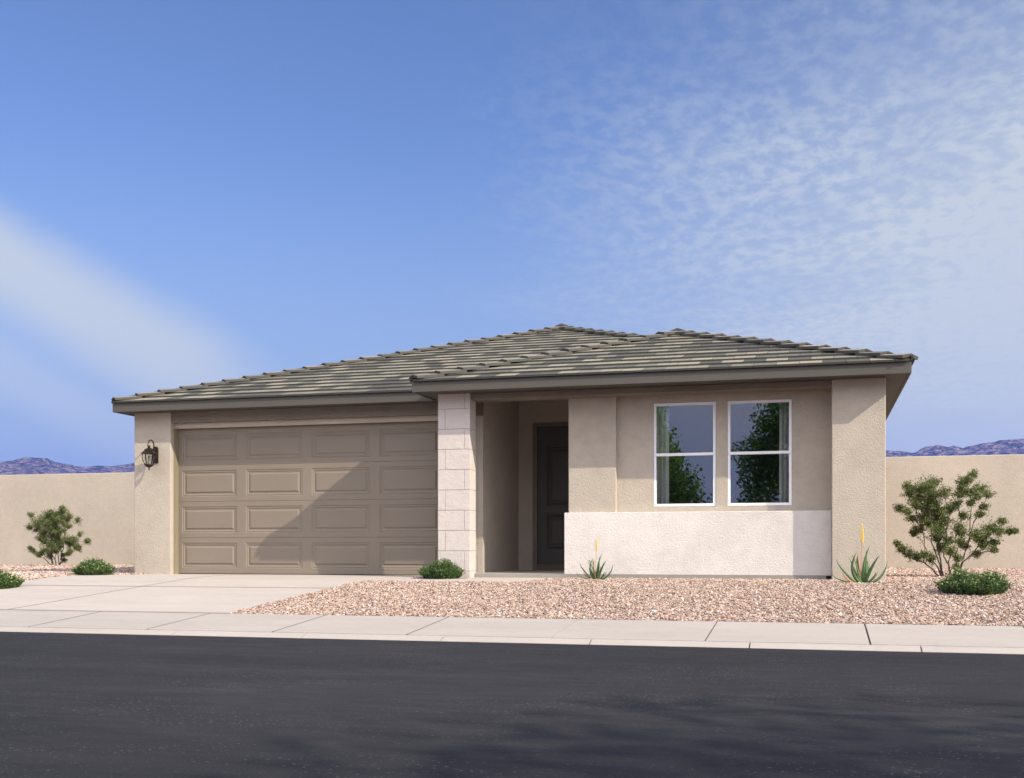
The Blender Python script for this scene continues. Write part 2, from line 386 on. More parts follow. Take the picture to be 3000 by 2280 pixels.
# sidewalk slabs, separated by real grooves; a dark bed lies under the grooves
def slab(mb, x0, x1, yy, zf, th=.10, gap=.006):
    n = len(yy)
    top = [(x, y, zf(y)) for y in yy for x in (x0 + gap, x1 - gap)]; bot = [(p[0], p[1], p[2] - th) for p in top]
    b = 2 * n; fs = []
    for j in range(n - 1):
        fs.append((2 * j, 2 * j + 1, 2 * j + 3, 2 * j + 2)); fs.append((b + 2 * j, b + 2 * j + 2, b + 2 * j + 3, b + 2 * j + 1))
        fs.append((2 * j, 2 * j + 2, b + 2 * j + 2, b + 2 * j)); fs.append((2 * j + 1, b + 2 * j + 1, b + 2 * j + 3, 2 * j + 3))
    fs += [(0, b, b + 1, 1), (2 * n - 2, 2 * n - 1, b + 2 * n - 1, b + 2 * n - 2)]
    mb.add(top + bot, fs)
mb = MB()
SG = {0: .010}
for a, b in zip(SJ[:-1], SJ[1:]): slab(mb, a, b, [9.996, 11.245], grade, gap=.008)
tag(mb.build('sidewalk', M['walk']), kind='structure')
# driveway
DX0, DXc, DX1 = -11.62, -9.17, -6.32
yy1 = [11.262, 12.2, 13.0, 14.0]; yy2 = [14.018, 14.4, 14.8, 15.1, 15.4, 15.7, 16.0, 16.3, 16.62]
mb = MB()
for a, b in ((DX0, DXc), (DXc, DX1)): slab(mb, a, b, yy1, grade, gap=.003)
slab(mb, DX0, DXc, yy2[:-1], grade, gap=.003)
slab(mb, DXc, DX1, yy2[:-1], grade, gap=.003)
slab(mb, -10.9, DXc, [16.304, 17.2], grade, gap=.003); slab(mb, DXc, -5.5, [16.304, 17.2], grade, gap=.003)
tag(mb.build('driveway', M['concrete']), kind='structure')
# tooled joints of the driveway, filled with grey sealant standing 2 mm proud
mb = MB()
def strip_y(xc, w_, y0, y1):
    yy = [y0] + [q for q in (12.2, 13, 14, 14.4, 14.8, 15.1, 15.4, 15.7, 16.0, 16.3) if y0 < q < y1] + [y1]; n = len(yy)
    mb.add([(x, y, grade(y) + .002) for y in yy for x in (xc - w_ / 2, xc + w_ / 2)], [(2 * j, 2 * j + 1, 2 * j + 3, 2 * j + 2) for j in range(n - 1)])
strip_y(DXc, .022, 11.27, 17.05)
for yc, w_, xa, xb in ((11.252, .045, DX0 - .1, DX1 + .05), (14.008, .05, DX0 + .01, DX1 - .01)):
    mb.add([(xa, yc - w_ / 2, grade(yc - w_ / 2) + .002), (xb, yc - w_ / 2, grade(yc - w_ / 2) + .002), (xb, yc + w_ / 2, grade(yc + w_ / 2) + .002), (xa, yc + w_ / 2, grade(yc + w_ / 2) + .002)], [(0, 1, 2, 3)])
for x in SJ:
    if -13 < x < -3: mb.add([(x - .010, 10.0, grade(10.0) + .002), (x + .010, 10.0, grade(10.0) + .002), (x + .010, 11.24, grade(11.24) + .002), (x - .010, 11.24, grade(11.24) + .002)], [(0, 1, 2, 3)])
tag(mb.build('paving_joints', M['joint']), kind='structure')
# walkway to the porch
mb = MB(); vs = [(-6.316, 15.1), (-3.95, 15.1), (-3.62, 16.165), (-4.93, 16.165), (-4.93, 15.94), (-6.316, 16.29)]
vs = [(-6.316, 15.1), (-3.95, 15.1), (-3.55, 16.165), (-4.90, 16.165), (-4.90, 15.62), (-5.75, 15.62), (-5.95, 16.29), (-6.316, 16.29)]
n = len(vs)
mb.add([(x, y, grade(y)) for x, y in vs] + [(x, y, grade(y) - .1) for x, y in vs], [tuple(range(n)), tuple(range(2 * n - 1, n - 1, -1))] + [(i, n + i, n + (i + 1) % n, (i + 1) % n) for i in range(n)])
tag(mb.build('walkway', M['concrete']), kind='structure')

# ------------------------------------------------------------------ house
house = empty('house', (-5.1, 16.84, 0))
tag(house, 'single storey greige stucco house with grey tiled hip roof behind the driveway', 'house')
HI = Matrix.Translation((5.1, -16.84, 0))
def hp(mb, name, m, parent=None, label=None, bevel=0):
    o = mb.build(name, m, None, bevel); o.parent = parent or house
    if (parent or house) is house: o.matrix_parent_inverse = HI
    if label: o['label'] = label
    return o
ST = 2.722
# piers, walls
hp(MB().box(-11.175, -10.48, 16.84, 17.3, -.08, ST), 'corner_pier', M['stucco'], label='stucco corner pier left of the garage door', bevel=.012)
hp(MB().box(.19, .888, 15.94, 16.54, -.08, ST), 'corner_pier', M['stucco'], label='stucco corner pier at the right front corner', bevel=.012)
hp(MB().box(-3.523, -2.82, 16.24, 16.342, .95, 2.64), 'wall_pilaster', M['stucco'], bevel=.008)
hp(MB().box(-5.60, -5.443, 16.843, 17.3, -.08, ST).box(-5.443, -5.11, 16.843, 19.0, -.08, 2.70).box(-5.11, -5.01, 16.843, 19.0, -.08, 3.08), 'garage_side_wall', M['stucco'], bevel=.008)
hp(MB().box(-10.48, -5.60, 16.87, 17.02, 2.542, ST), 'garage_header', M['stucco_shaded'], bevel=.006)
hp(MB().box(-10.48, -5.60, 16.965, 17.05, 2.455, 2.542), 'garage_head_trim', M['stucco'], bevel=.006)
# front wall with window openings
WIN = [(-2.292, -1.394), (-1.237, -.340)]; WZ = (1.03, 2.53)
def wall_holes(y0, y1, x0, x1, z0, z1, holes):
    mb = MB(); xs = [x0]
    for a, b, c, d in holes: mb.box(xs[-1], a, y0, y1, z0, z1); mb.box(a, b, y0, y1, z0, c); mb.box(a, b, y0, y1, d, z1); xs.append(b)
    mb.box(xs[-1], x1, y0, y1, z0, z1); return mb
hp(wall_holes(16.34, 16.52, -3.52, .19, -.08, 2.70, [(a, b, WZ[0], WZ[1]) for a, b in WIN]), 'front_wall', M['stucco'])
hp(MB().box(-3.574, .19, 16.18, 16.338, .05, .952).box(-3.574, -3.523, 16.338, 18.98, .05, .952), 'wainscot', M['stucco_white'], label='white stucco wainscot below the windows', bevel=.008)
hp(MB().box(-3.52, -3.34, 16.52, 19.0, -.08, 3.08), 'porch_wall', M['stucco_white'])
hp(MB().box(-5.01, -4.75, 19.0, 19.17, -.08, 3.08).box(-4.75, -3.52, 19.0, 19.17, 2.597, 3.08), 'porch_back_wall', M['stucco'])
hp(MB().box(-4.943, .19, 15.97, 16.30, 2.625, ST).box(-5.30, -4.995, 16.30, 16.84, 2.49, 2.70).box(-5.06, -4.995, 16.30, 16.84, 2.70, 3.08).box(-4.995, -3.34, 16.27, 16.30, ST, 3.08), 'porch_beam', M['stucco_shaded'], bevel=.012)
hp(MB().box(-5.11, -3.34, 16.27, 19.17, 3.082, 3.098).box(-3.52, .888, 16.34, 16.6, 2.70, 2.718), 'porch_ceiling', M['stucco_white'])
hp(MB().box(-5.43, -3.45, 16.25, 19.2, -.1, .058), 'porch_slab', M['walk'], bevel=.006)
hp(MB().box(-3.45, .12, 16.172, 16.335, -.08, .049).box(-4.94, -3.45, 16.172, 16.25, -.1, .0575), 'footing', M['footing'])
hp(MB().box(-11.175, -11.0, 17.3, 34.2, -.08, ST).box(.70, .868, 16.54, 34.2, -.08, ST).box(-11.0, .70, 34.0, 34.2, -.08, ST), 'side_wall', M['stucco'])
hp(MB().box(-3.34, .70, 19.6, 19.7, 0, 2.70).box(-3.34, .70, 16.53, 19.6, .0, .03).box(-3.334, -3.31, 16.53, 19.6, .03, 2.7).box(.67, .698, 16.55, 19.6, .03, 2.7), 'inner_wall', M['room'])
# masonry column, built of separate blocks standing 3 mm proud of the joints
col_e = hp(MB().box(-5.436, -4.949, 15.946, 16.238, -.08, ST), 'block_column', M['mortar'], label='column of pale textured blocks beside the porch')
mb = MB(); z = 2.72; H = .3005; k = 0; top_v = .825
rows = []; zz = 2.497
rows.append((zz, 2.72, 0)); 
k = 1
while zz > -.05:
    rows.append((zz - H, zz, k)); zz -= H; k += 1
gj = .0035
for z0, z1, k in rows:
    xj = -5.44 + (.41 if k % 2 == 0 else .112)
    z0g, z1g = z0 + gj, z1 - gj
    mb.box(-5.44, xj - gj, 15.94, 16.10 if k % 2 else 16.242, z0g, z1g); 
    mb.box(xj + gj, -4.945, 15.94, 16.242, z0g, z1g)
    if k % 2: mb.box(-5.44, xj - gj, 16.107, 16.242, z0g, z1g)
o = mb.build('block', M['block'], col_e, bevel=.003)
# fascia and soffit
EA = [(-11.39, 16.54), (-5.72, 16.54), (-5.72, 15.58), (1.187, 15.58), (1.187, 34.5), (-11.39, 34.5)]
ZF0, ZF1 = 2.712, 2.862
mb = MB()
mb.box(-11.39, -5.72, 16.54, 16.58, ZF0, ZF1); mb.box(-5.72, 1.187, 15.58, 15.62, ZF0, ZF1)
mb.box(-5.72, -5.68, 15.62, 16.60, ZF0, ZF1); mb.box(1.147, 1.187, 15.62, 34.46, ZF0, ZF1)
mb.box(-11.39, -11.35, 16.58, 34.46, ZF0, ZF1); mb.box(-11.39, 1.187, 34.46, 34.5, ZF0, ZF1)
hp(mb, 'fascia', M['trim'], bevel=.004)
mb = MB(); sz = (ST + .001, ST + .02)
for a in ((-11.35, -5.68, 16.58, 16.9), (-5.68, 1.147, 15.62, 16.26), (-5.68, -5.443, 16.26, 16.9), (-3.34, 1.147, 16.26, 16.9), (.72, 1.147, 16.9, 34.46), (-11.35, -11.02, 16.9, 34.46), (-11.02, .72, 34.05, 34.46), (-11.02, -5.12, 16.9, 34.05), (-5.12, -3.34, 19.18, 34.05), (-3.34, .72, 16.9, 34.05)): mb.box(*a, *sz)
hp(mb, 'soffit', M['trim'])
# ---- roof
SL = .333; KS = math.sqrt(1 + SL * SL); ZE = 2.868
def P3(x, y, h): return Vector((x, y, ZE + SL * h))
XA0, XA1, YA, YB = -11.39, 1.187, 16.54, 34.5
HW = (XA1 - XA0) / 2; XM = (XA0 + XA1) / 2
WX0, WX1, WY = -5.72, 1.187, 15.58; WH = (WX1 - WX0) / 2; WM = (WX0 + WX1) / 2
def clip(poly, rect):
    """convex polygon clipping (Sutherland-Hodgman): rect clipped by the half-planes of poly (ccw)"""
    out = rect
    for i in range(len(poly)):
        a, b = poly[i], poly[(i + 1) % len(poly)]; res = []
        side = lambda p: (b[0] - a[0]) * (p[1] - a[1]) - (b[1] - a[1]) * (p[0] - a[0])
        for j in range(len(out)):
            p, q = out[j], out[(j + 1) % len(out)]; sp, sq = side(p), side(q)
            if sp >= 0: res.append(p)
            if (sp > 0 and sq < 0) or (sp < 0 and sq > 0):
                t = sp / (sp - sq); res.append((p[0] + (q[0] - p[0]) * t, p[1] + (q[1] - p[1]) * t))
        out = res
        if len(out) < 3: return []
    ar = sum(out[i][0] * out[(i + 1) % len(out)][1] - out[(i + 1) % len(out)][0] * out[i][1] for i in range(len(out))) / 2
    return out if ar > .0006 else []
def tiles(mb, O, A, B, poly, seed, tw=.301, ex=.333):
    """flat tiles laid in staggered courses: O origin on the eave, A along it, B horizontal uphill; poly in (along, horizontal run)"""
    rnd = random.Random(seed); O = Vector(O); A = Vector(A); B = Vector(B)
    Bs = Vector((B.x, B.y, SL)) / KS; N = A.cross(Bs).normalized()
    if N.z < 0: N = -N
    poly = [(p[0], p[1] * KS) for p in poly]
    ar = sum(poly[i][0] * poly[(i + 1) % len(poly)][1] - poly[(i + 1) % len(poly)][0] * poly[i][1] for i in range(len(poly)))
    if ar < 0: poly = poly[::-1]
    amin = min(p[0] for p in poly); amax = max(p[0] for p in poly); bmax = max(p[1] for p in poly)
    poly = [(p[0], p[1] if p[1] > .001 else -.06) for p in poly]
    k = 0
    while k * ex < bmax:
        b0 = k * ex - .035; off = (.5 * tw if k % 2 else 0) + .07
        j = math.floor((amin - off) / tw) - 1
        while off + j * tw < amax:
            a0 = off + j * tw; gp = .003
            c = clip(poly, [(a0 + gp, b0), (a0 + tw - gp, b0), (a0 + tw - gp, b0 + ex + .03), (a0 + gp, b0 + ex + .03)])
            if c:
                dz = rnd.uniform(-.002, .002)
                top = lambda b: .036 + dz * .6 - .027 * (b - b0) / ex
                lo = lambda b: max(-.004, .0065 - .03 * (b - b0) / ex) if k else (.006 if b < b0 + .05 else -.004)
                n = len(c)
                T = [O + A * p[0] + Bs * p[1] + N * top(p[1]) for p in c]; L = [O + A * p[0] + Bs * p[1] + N * lo(p[1]) for p in c]
                fs = [tuple(range(n)), tuple(range(2 * n - 1, n - 1, -1))] + [(i, n + i, n + (i + 1) % n, (i + 1) % n) for i in range(n)]
                nn = (T[1] - T[0]).cross(T[2] - T[0])
                if nn.dot(N) < 0: fs = [f[::-1] for f in fs]
                mb.add(T + L, fs)
            j += 1
        k += 1
ridge_end = YB - HW
wy1 = WY + WH; yv = YA + WH                     # wing apex depth, and where the wing ridge meets the main hip
apex = (XM, YA + HW); vx = WM
slopes = []   # (name, origin, A, B, poly)
slopes.append(((XA0, YA, ZE), (1, 0, 0), (0, 1, 0), [(0, 0), (WX0 - XA0, 0), (WM - XA0, WH), (HW, HW)], 11))
slopes.append(((WX0, WY, ZE), (1, 0, 0), (0, 1, 0), [(0, 0), (2 * WH, 0), (WH, WH)], 5))
slopes.append(((WX0, WY, ZE), (0, 1, 0), (1, 0, 0), [(0, 0), (YA - WY, 0), (yv - WY, WH), (WH, WH)], 7))
slopes.append(((XA1, WY, ZE), (0, 1, 0), (-1, 0, 0), [(0, 0), (yv - WY, 0), (yv - WY, WH), (WH, WH)], 8))
slopes.append(((XA1, yv, ZE), (0, 1, 0), (-1, 0, 0), [(0, 0), (YB - yv, 0), (YB - yv - HW, HW), (apex[1] - yv, HW), (0, WH)], 9))
slopes.append(((XA0, YA, ZE), (0, 1, 0), (1, 0, 0), [(0, 0), (YB - YA, 0), (YB - YA - HW, HW), (HW, HW)], 10))
slopes.append(((XA0, YB, ZE), (1, 0, 0), (0, -1, 0), [(0, 0), (2 * HW, 0), (HW, HW)], 12))
deck = MB(); tl = MB()
for O, A, B, poly, sd_ in slopes:
    tiles(tl, O, A, B, poly, sd_)
    vs = [Vector(O) + Vector(A) * a + Vector(B) * b + Vector((0, 0, SL * b - .008)) for a, b in poly]
    f = tuple(range(len(vs)))
    if (vs[1] - vs[0]).cross(vs[2] - vs[0]).z < 0: f = f[::-1]
    deck.add(vs, [f])
roof = hp(deck, 'roof', M['trim'])
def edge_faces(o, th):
    o.data.materials.append(M['tile_edge_shade']); nz = np.empty(len(o.data.polygons) * 3, np.float32); o.data.polygons.foreach_get('normal', nz)
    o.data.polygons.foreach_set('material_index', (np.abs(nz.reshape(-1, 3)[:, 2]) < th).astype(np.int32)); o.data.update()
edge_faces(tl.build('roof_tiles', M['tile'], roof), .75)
hips = MB(); nail = MB()
def hip(p0, p1, d1, d2, seed, ex=.385, W=.150, over=-.03, z0=0.0):
    """caps along a hip or ridge from p0 (low) to p1; d1, d2 = downhill directions of the two slopes"""
    rnd = random.Random(seed); h = (p1 - p0); Lh = h.length; h.normalize(); n = max(1, round((Lh + over) / ex)); ex = (Lh + over) / n
    def plane_side(d):
        dn = Vector((d[0], d[1], -SL)).normalized(); s = dn - h * dn.dot(h); return s.normalized()
    if abs(h.z) < 1e-4: sl = [plane_side(d1), plane_side(d2)]
    else: sl = [plane_side(d1), plane_side(d2)]
    up = -(sl[0] + sl[1]).normalized()
    for k in range(n):
        s0 = k * ex - over; s1 = s0 + ex + .06
        j = rnd.uniform(-.004, .004)
        c0 = p0 + h * s0 + up * (.100 + z0 + j); c1 = p0 + h * s1 + up * (.056 + z0 + j)
        th = .040
        vs = []
        for c in (c0, c1):
            vs += [c + sl[0] * W, c, c + sl[1] * W, c + sl[1] * W - up * th, c - up * th * 1.15, c + sl[0] * W - up * th]
        hips.add(vs, [(0, 1, 2, 3, 4, 5)[::-1][:0] or (0, 5, 4, 1), (1, 4, 3, 2), (6, 7, 10, 11), (7, 8, 9, 10), (0, 1, 7, 6), (1, 2, 8, 7), (2, 3, 9, 8), (3, 4, 10, 9), (4, 5, 11, 10), (5, 0, 6, 11)])
    a = p0 + up * .035; b = p1 + up * .035; s = sl[0] * .0 ; wv = (sl[0] - sl[1]).normalized() * .02
    nail.add([a + wv - up * .03, a - wv - up * .03, a - wv + up * .035, a + wv + up * .035, b + wv - up * .03, b - wv - up * .03, b - wv + up * .035, b + wv + up * .035],
             [(0, 1, 2, 3), (4, 7, 6, 5), (0, 4, 5, 1), (1, 5, 6, 2), (2, 6, 7, 3), (3, 7, 4, 0)])
AP = P3(apex[0], apex[1], HW); WP = P3(WM, wy1, WH); VP_ = P3(WM, yv, WH)
hip(P3(XA0, YA, 0), AP, (0, -1), (-1, 0), 1)
hip(VP_, AP, (0, -1), (1, 0), 2, over=-.05)
hip(P3(WX0, WY, 0), WP, (0, -1), (-1, 0), 3)
hip(P3(WX1, WY, 0), WP, (0, -1), (1, 0), 4)
hip(WP, VP_, (-1, 0), (1, 0), 5, over=-.02, z0=.015)
hip(AP, P3(XM, ridge_end, HW), (-1, 0), (1, 0), 6, over=.02, z0=.02)
hip(P3(XA0, YB, 0), P3(XM, ridge_end, HW), (0, 1), (-1, 0), 7)
hip(P3(XA1, YB, 0), P3(XM, ridge_end, HW), (0, 1), (1, 0), 8)
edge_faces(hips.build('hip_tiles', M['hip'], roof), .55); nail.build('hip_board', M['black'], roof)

# ---- garage door
gd = hp(MB().box(-10.47, -5.61, 17.10, 17.13, .01, 2.452), 'garage_door', M['gdoor'])
hp(MB().box(-10.48, -10.462, 16.93, 17.058, 0, 2.455), 'door_jamb', M['jamb']); hp(MB().box(-5.618, -5.60, 16.93, 17.058, 0, 2.455), 'door_jamb', M['jamb'])
def rings(mb, x0, x1, z0, z1, y, rg):
    """nested rectangular steps: rg = [(inset, dy), ...]"""
    prev = (0, 0)
    for i, (ins, dy) in enumerate(rg):
        a, b = prev
        o_ = [(x0 + a, y + b, z0 + a), (x1 - a, y + b, z0 + a), (x1 - a, y + b, z1 - a), (x0 + a, y + b, z1 - a)]
        n_ = [(x0 + ins, y + dy, z0 + ins), (x1 - ins, y + dy, z0 + ins), (x1 - ins, y + dy, z1 - ins), (x0 + ins, y + dy, z1 - ins)]
        mb.add(o_ + n_, [(0, 1, 5, 4), (1, 2, 6, 5), (2, 3, 7, 6), (3, 0, 4, 7)]); prev = (ins, dy)
    a, b = prev
    mb.add([(x0 + a, y + b, z0 + a), (x1 - a, y + b, z0 + a), (x1 - a, y + b, z1 - a), (x0 + a, y + b, z1 - a)], [(0, 1, 2, 3)])
PAN = [(-10.395 + 1.1935 * i, -10.395 + 1.1935 * i + 1.028) for i in range(4)]
GZ = [(.012, .612), (.616, 1.222), (1.226, 1.832), (1.836, 2.45)]
for z0, z1 in GZ:
    mb = MB(); y = 17.06; X0, X1 = -10.462, -5.618; a, b = z0 + .078, z1 - .085
    if z0 < .1: a = z0 + .09
    if z1 > 2.4: b = z1 - .10
    mb.quad((X0, y, z0), (X1, y, z0), (X1, y, a), (X0, y, a)); mb.quad((X0, y, b), (X1, y, b), (X1, y, z1), (X0, y, z1))
    e = [X0] + [q for p in PAN for q in p] + [X1]
    for i in range(0, len(e), 2): mb.quad((e[i], y, a), (e[i + 1], y, a), (e[i + 1], y, b), (e[i], y, b))
    for p in PAN: rings(mb, p[0], p[1], a, b, y, [(.012, .010), (.026, .006), (.045, .016), (.062, .016), (.085, .002)])
    mb.quad((X0, y, z1), (X1, y, z1), (X1, y + .04, z1 - .004), (X0, y + .04, z1 - .004)); mb.quad((X0, y + .04, z0), (X1, y + .04, z0), (X1, y, z0), (X0, y, z0))
    mb.build('door_section', M['gdoor'], gd)
# ---- entry door
ed = hp(MB().box(-4.75, -4.67, 18.97, 19.13, .06, 2.597).box(-3.60, -3.523, 18.97, 19.13, .06, 2.597).box(-4.67, -3.60, 18.97, 19.13, 2.535, 2.597), 'door_frame', M['jamb'], label='front door frame')
ed.name = 'front_door'; ed.data.materials[0] = paint('door_frame_paint', (.17, .145, .115), .6)
mb = MB(); y = 19.03; X0, X1 = -4.666, -3.604; Z0, Z1 = .165, 2.530
pa = [(.30, .90 - .0), (1.02, 2.22)]
pa = [(.42, 1.02), (1.17, 2.20)]
mb.quad((X0, y, Z0), (X1, y, Z0), (X1, y, pa[0][0]), (X0, y, pa[0][0])); mb.quad((X0, y, pa[0][1]), (X1, y, pa[0][1]), (X1, y, pa[1][0]), (X0, y, pa[1][0])); mb.quad((X0, y, pa[1][1]), (X1, y, pa[1][1]), (X1, y, Z1), (X0, y, Z1))
for a, b in pa:
    for c, d in ((X0, X0 + .15), (X1 - .15, X1)): mb.quad((c, y, a), (d, y, a), (d, y, b), (c, y, b))
    rings(mb, X0 + .15, X1 - .15, a, b, y, [(.02, .014), (.035, .006), (.05, .02), (.075, .02), (.10, .006)])
mb.box(X0, X1, y + .022, y + .05, Z0, Z1)
mb.build('door_leaf', M['door'], ed)
mb = MB().box(-4.67, -3.60, 18.98, 19.12, .06, .16); mb.build('threshold', paint('threshold_paint', (.16, .12, .09), .6), ed)
mb = MB().lathe([(.03, 0), (.03, .01), (.012, .015), (.012, .05)], (0, 0, 0), 12)
mb.v = [(-3.66 + a, 19.025 - c, 1.02 + b) for a, b, c in mb.v]
mb.tube([(-3.66, 18.975, 1.02), (-3.70, 18.97, 1.02), (-3.77, 18.972, 1.02)], [.011, .010, .009], 8)
mb.build('handle', M['metal_dark'], ed)
# ---- windows
for i, (x0, x1) in enumerate(WIN):
    z0, z1 = WZ; fw = .043; y = 16.352; zm = (z0 + z1) / 2 - .0
    mb = MB().box(x0 + .003, x0 + fw, y, y + .09, z0 + .003, z1 - .003).box(x1 - fw, x1 - .003, y, y + .09, z0 + .003, z1 - .003)
    mb.box(x0 + fw, x1 - fw, y, y + .09, z1 - fw, z1 - .003).box(x0 + fw, x1 - fw, y, y + .09, z0 + .003, z0 + fw)
    fr = hp(mb, 'window', M['vinyl'], label='left white single hung window' if i == 0 else 'right white single hung window', bevel=.004)
    mb = MB().box(x0 + fw - .02, x1 - fw + .02, y - .012, y + .03, zm - .018, zm + .022)
    mb.build('meeting_rail', M['vinyl'], fr, bevel=.003)
    mb = MB().quad((x0 + fw - .003, y + .026, z0 + fw), (x1 - fw + .003, y + .026, z0 + fw), (x1 - fw + .003, y + .026, zm - .016), (x0 + fw - .003, y + .026, zm - .016)); mb.build('pane', M['glass'], fr)
    mb = MB().quad((x0 + fw - .003, y + .018, zm + .02), (x1 - fw + .003, y + .018, zm + .02), (x1 - fw + .003, y + .018, z1 - fw), (x0 + fw - .003, y + .018, z1 - fw)); mb.build('pane', M['glass'], fr)
# curtains just inside the glass
def curtain(x0, x1, label):
    rnd = random.Random(int(x0 * 100)); n = 60; mb = MB(); vs = []
    prof = []
    for i in range(n + 1):
        t = i / n; prof.append((x0 + (x1 - x0) * t, 16.56 + .055 * math.sin(t * 2 * math.pi * 2.4 + .6) + .008 * math.sin(t * 31)))
    for z in (.55, 1.2, 1.9, 2.62):
        for q in prof: vs.append((q[0] + .004 * math.sin(z * 3), q[1], z))
    fs = [(r * (n + 1) + i, r * (n + 1) + i + 1, (r + 1) * (n + 1) + i + 1, (r + 1) * (n + 1) + i) for r in range(3) for i in range(n)]
    mb.add(vs, fs, True)
    o = mb.build('curtain', M['curtain']); md = o.modifiers.new('solid', 'SOLIDIFY'); md.thickness = .003
    tag(o, label, 'curtain', 'curtains behind the front windows'); return o
curtain(-2.40, -2.09, 'white curtain behind the left edge of the left window')
curtain(-.52, -.24, 'white curtain behind the right edge of the right window')

# ------------------------------------------------------------------ wall lanterns
def lantern():
    r = empty('wall_lantern', (0, 0, 0))
    # local frame: wall plane is y=0, lantern hangs at y=-.20; z=0 lantern middle
    mb = MB(); prof = [(-.055, -.13), (.055, -.13), (.055, .12), (.035, .155), (-.035, .155), (-.055, .12)]
    n = len(prof)
    mb.add([(a, 0, b) for a, b in prof] + [(a * .86, -.022, b * .95) for a, b in prof], [tuple(range(n)), tuple(range(2 * n - 1, n - 1, -1))] + [(i, n + i, n + (i + 1) % n, (i + 1) % n) for i in range(n)])
    mb.build('backplate', M['metal_dark'], r, bevel=.004)
    pts = []
    for i in range(15):
        a = R(-10 + 215 * i / 14); pts.append((0, -.135 - .075 * math.cos(math.pi - a) * 1.0, .155 + .085 * math.sin(a)))
    pts = [(0, -.02, .06), (0, -.052, .075)] + [(0, -.145 + .088 * math.cos(R(-15 + 200 * i / 13)), .150 + .100 * math.sin(R(-15 + 200 * i / 13))) for i in range(14)] + [(0, -.215, .10)]
    mb = MB().tube(pts, [.013] * 4 + [.011] * 9 + [.009] * 4, 8); mb.lathe([(.008, 0), (.020, .008), (.024, .022), (.016, .034), (.004, .04)], (0, -.195, .118), 12)
    mb.build('arm', M['metal_dark'], r)
    c = (0, -.20, 0)
    mb = MB().lathe([(.130, .018), (.132, .026), (.098, .052), (.070, .074), (.078, .080), (.078, .088), (.060, .094), (.030, .112), (.012, .125)], c, 6, False, R(30))
    mb.build('lamp_roof', M['metal_dark'], r, bevel=.002)
    mb = MB()
    for k in range(6):
        q = R(30 + 60 * k); cs, sn = math.cos(q), math.sin(q)
        mb.tube([(c[0] + cs * rr, c[1] + sn * rr, zz) for rr, zz in ((.108, .02), (.110, -.03), (.100, -.09), (.078, -.14), (.058, -.172))], .0062, 6)
    mb.lathe([(.104, .012), (.110, .020), (.108, .028)], c, 6, False, R(30))
    mb.build('cage', M['metal_dark'], r)
    mb = MB().lathe([(.100, .015), (.102, -.03), (.092, -.09), (.072, -.14), (.054, -.168)], c, 12); mb.build('lamp_glass', M['lampglass'], r)
    mb = MB().lathe([(.076, -.160), (.080, -.172), (.060, -.188), (.042, -.205), (.014, -.212), (.008, -.222), (.014, -.235), (.003, -.262)], c, 12); mb.build('lamp_base', M['metal_dark'], r)
    mb = MB().lathe([(.016, -.165), (.016, -.11), (.013, -.11), (.022, -.09), (.026, -.06), (.016, -.03), (.004, -.02)], c, 12); mb.build('bulb', paint('frosted_bulb', (.2, .19, .17), .4), r)
    return r
ln = lantern(); ln.location = (-10.76, 16.838, 1.995)
tag(ln, 'black bronze caged lantern on the left garage pier in full view', 'wall lamp', 'wall lanterns beside the garage door')
def copy_tree(o, parent=None):
    c = o.copy(); COL.objects.link(c)
    if parent: c.parent = parent
    for ch in list(o.children): copy_tree(ch, c)
    return c
l2 = copy_tree(ln); l2.location = (-5.545, 16.841, 1.995)
tag(l2, 'black lantern mostly hidden behind the block column, right of the garage door', 'wall lamp')

# ------------------------------------------------------------------ boundary walls
def bwall(x0, x1, label):
    mb = MB().box(x0, x1, 26.4, 26.6, -.1, 2.44).box(x0, x1, 26.385, 26.615, 2.44, 2.50)
    mb = MB().box(x0, x1, 26.4, 26.6, -.1, 2.47)
    o = mb.build('boundary_wall', M['wall'], bevel=.015); tag(o, label, 'wall', 'stucco yard walls')
bwall(-60, -11.176, 'tan stucco yard wall left of the garage'); bwall(.87, 60, 'tan stucco yard wall right of the house')

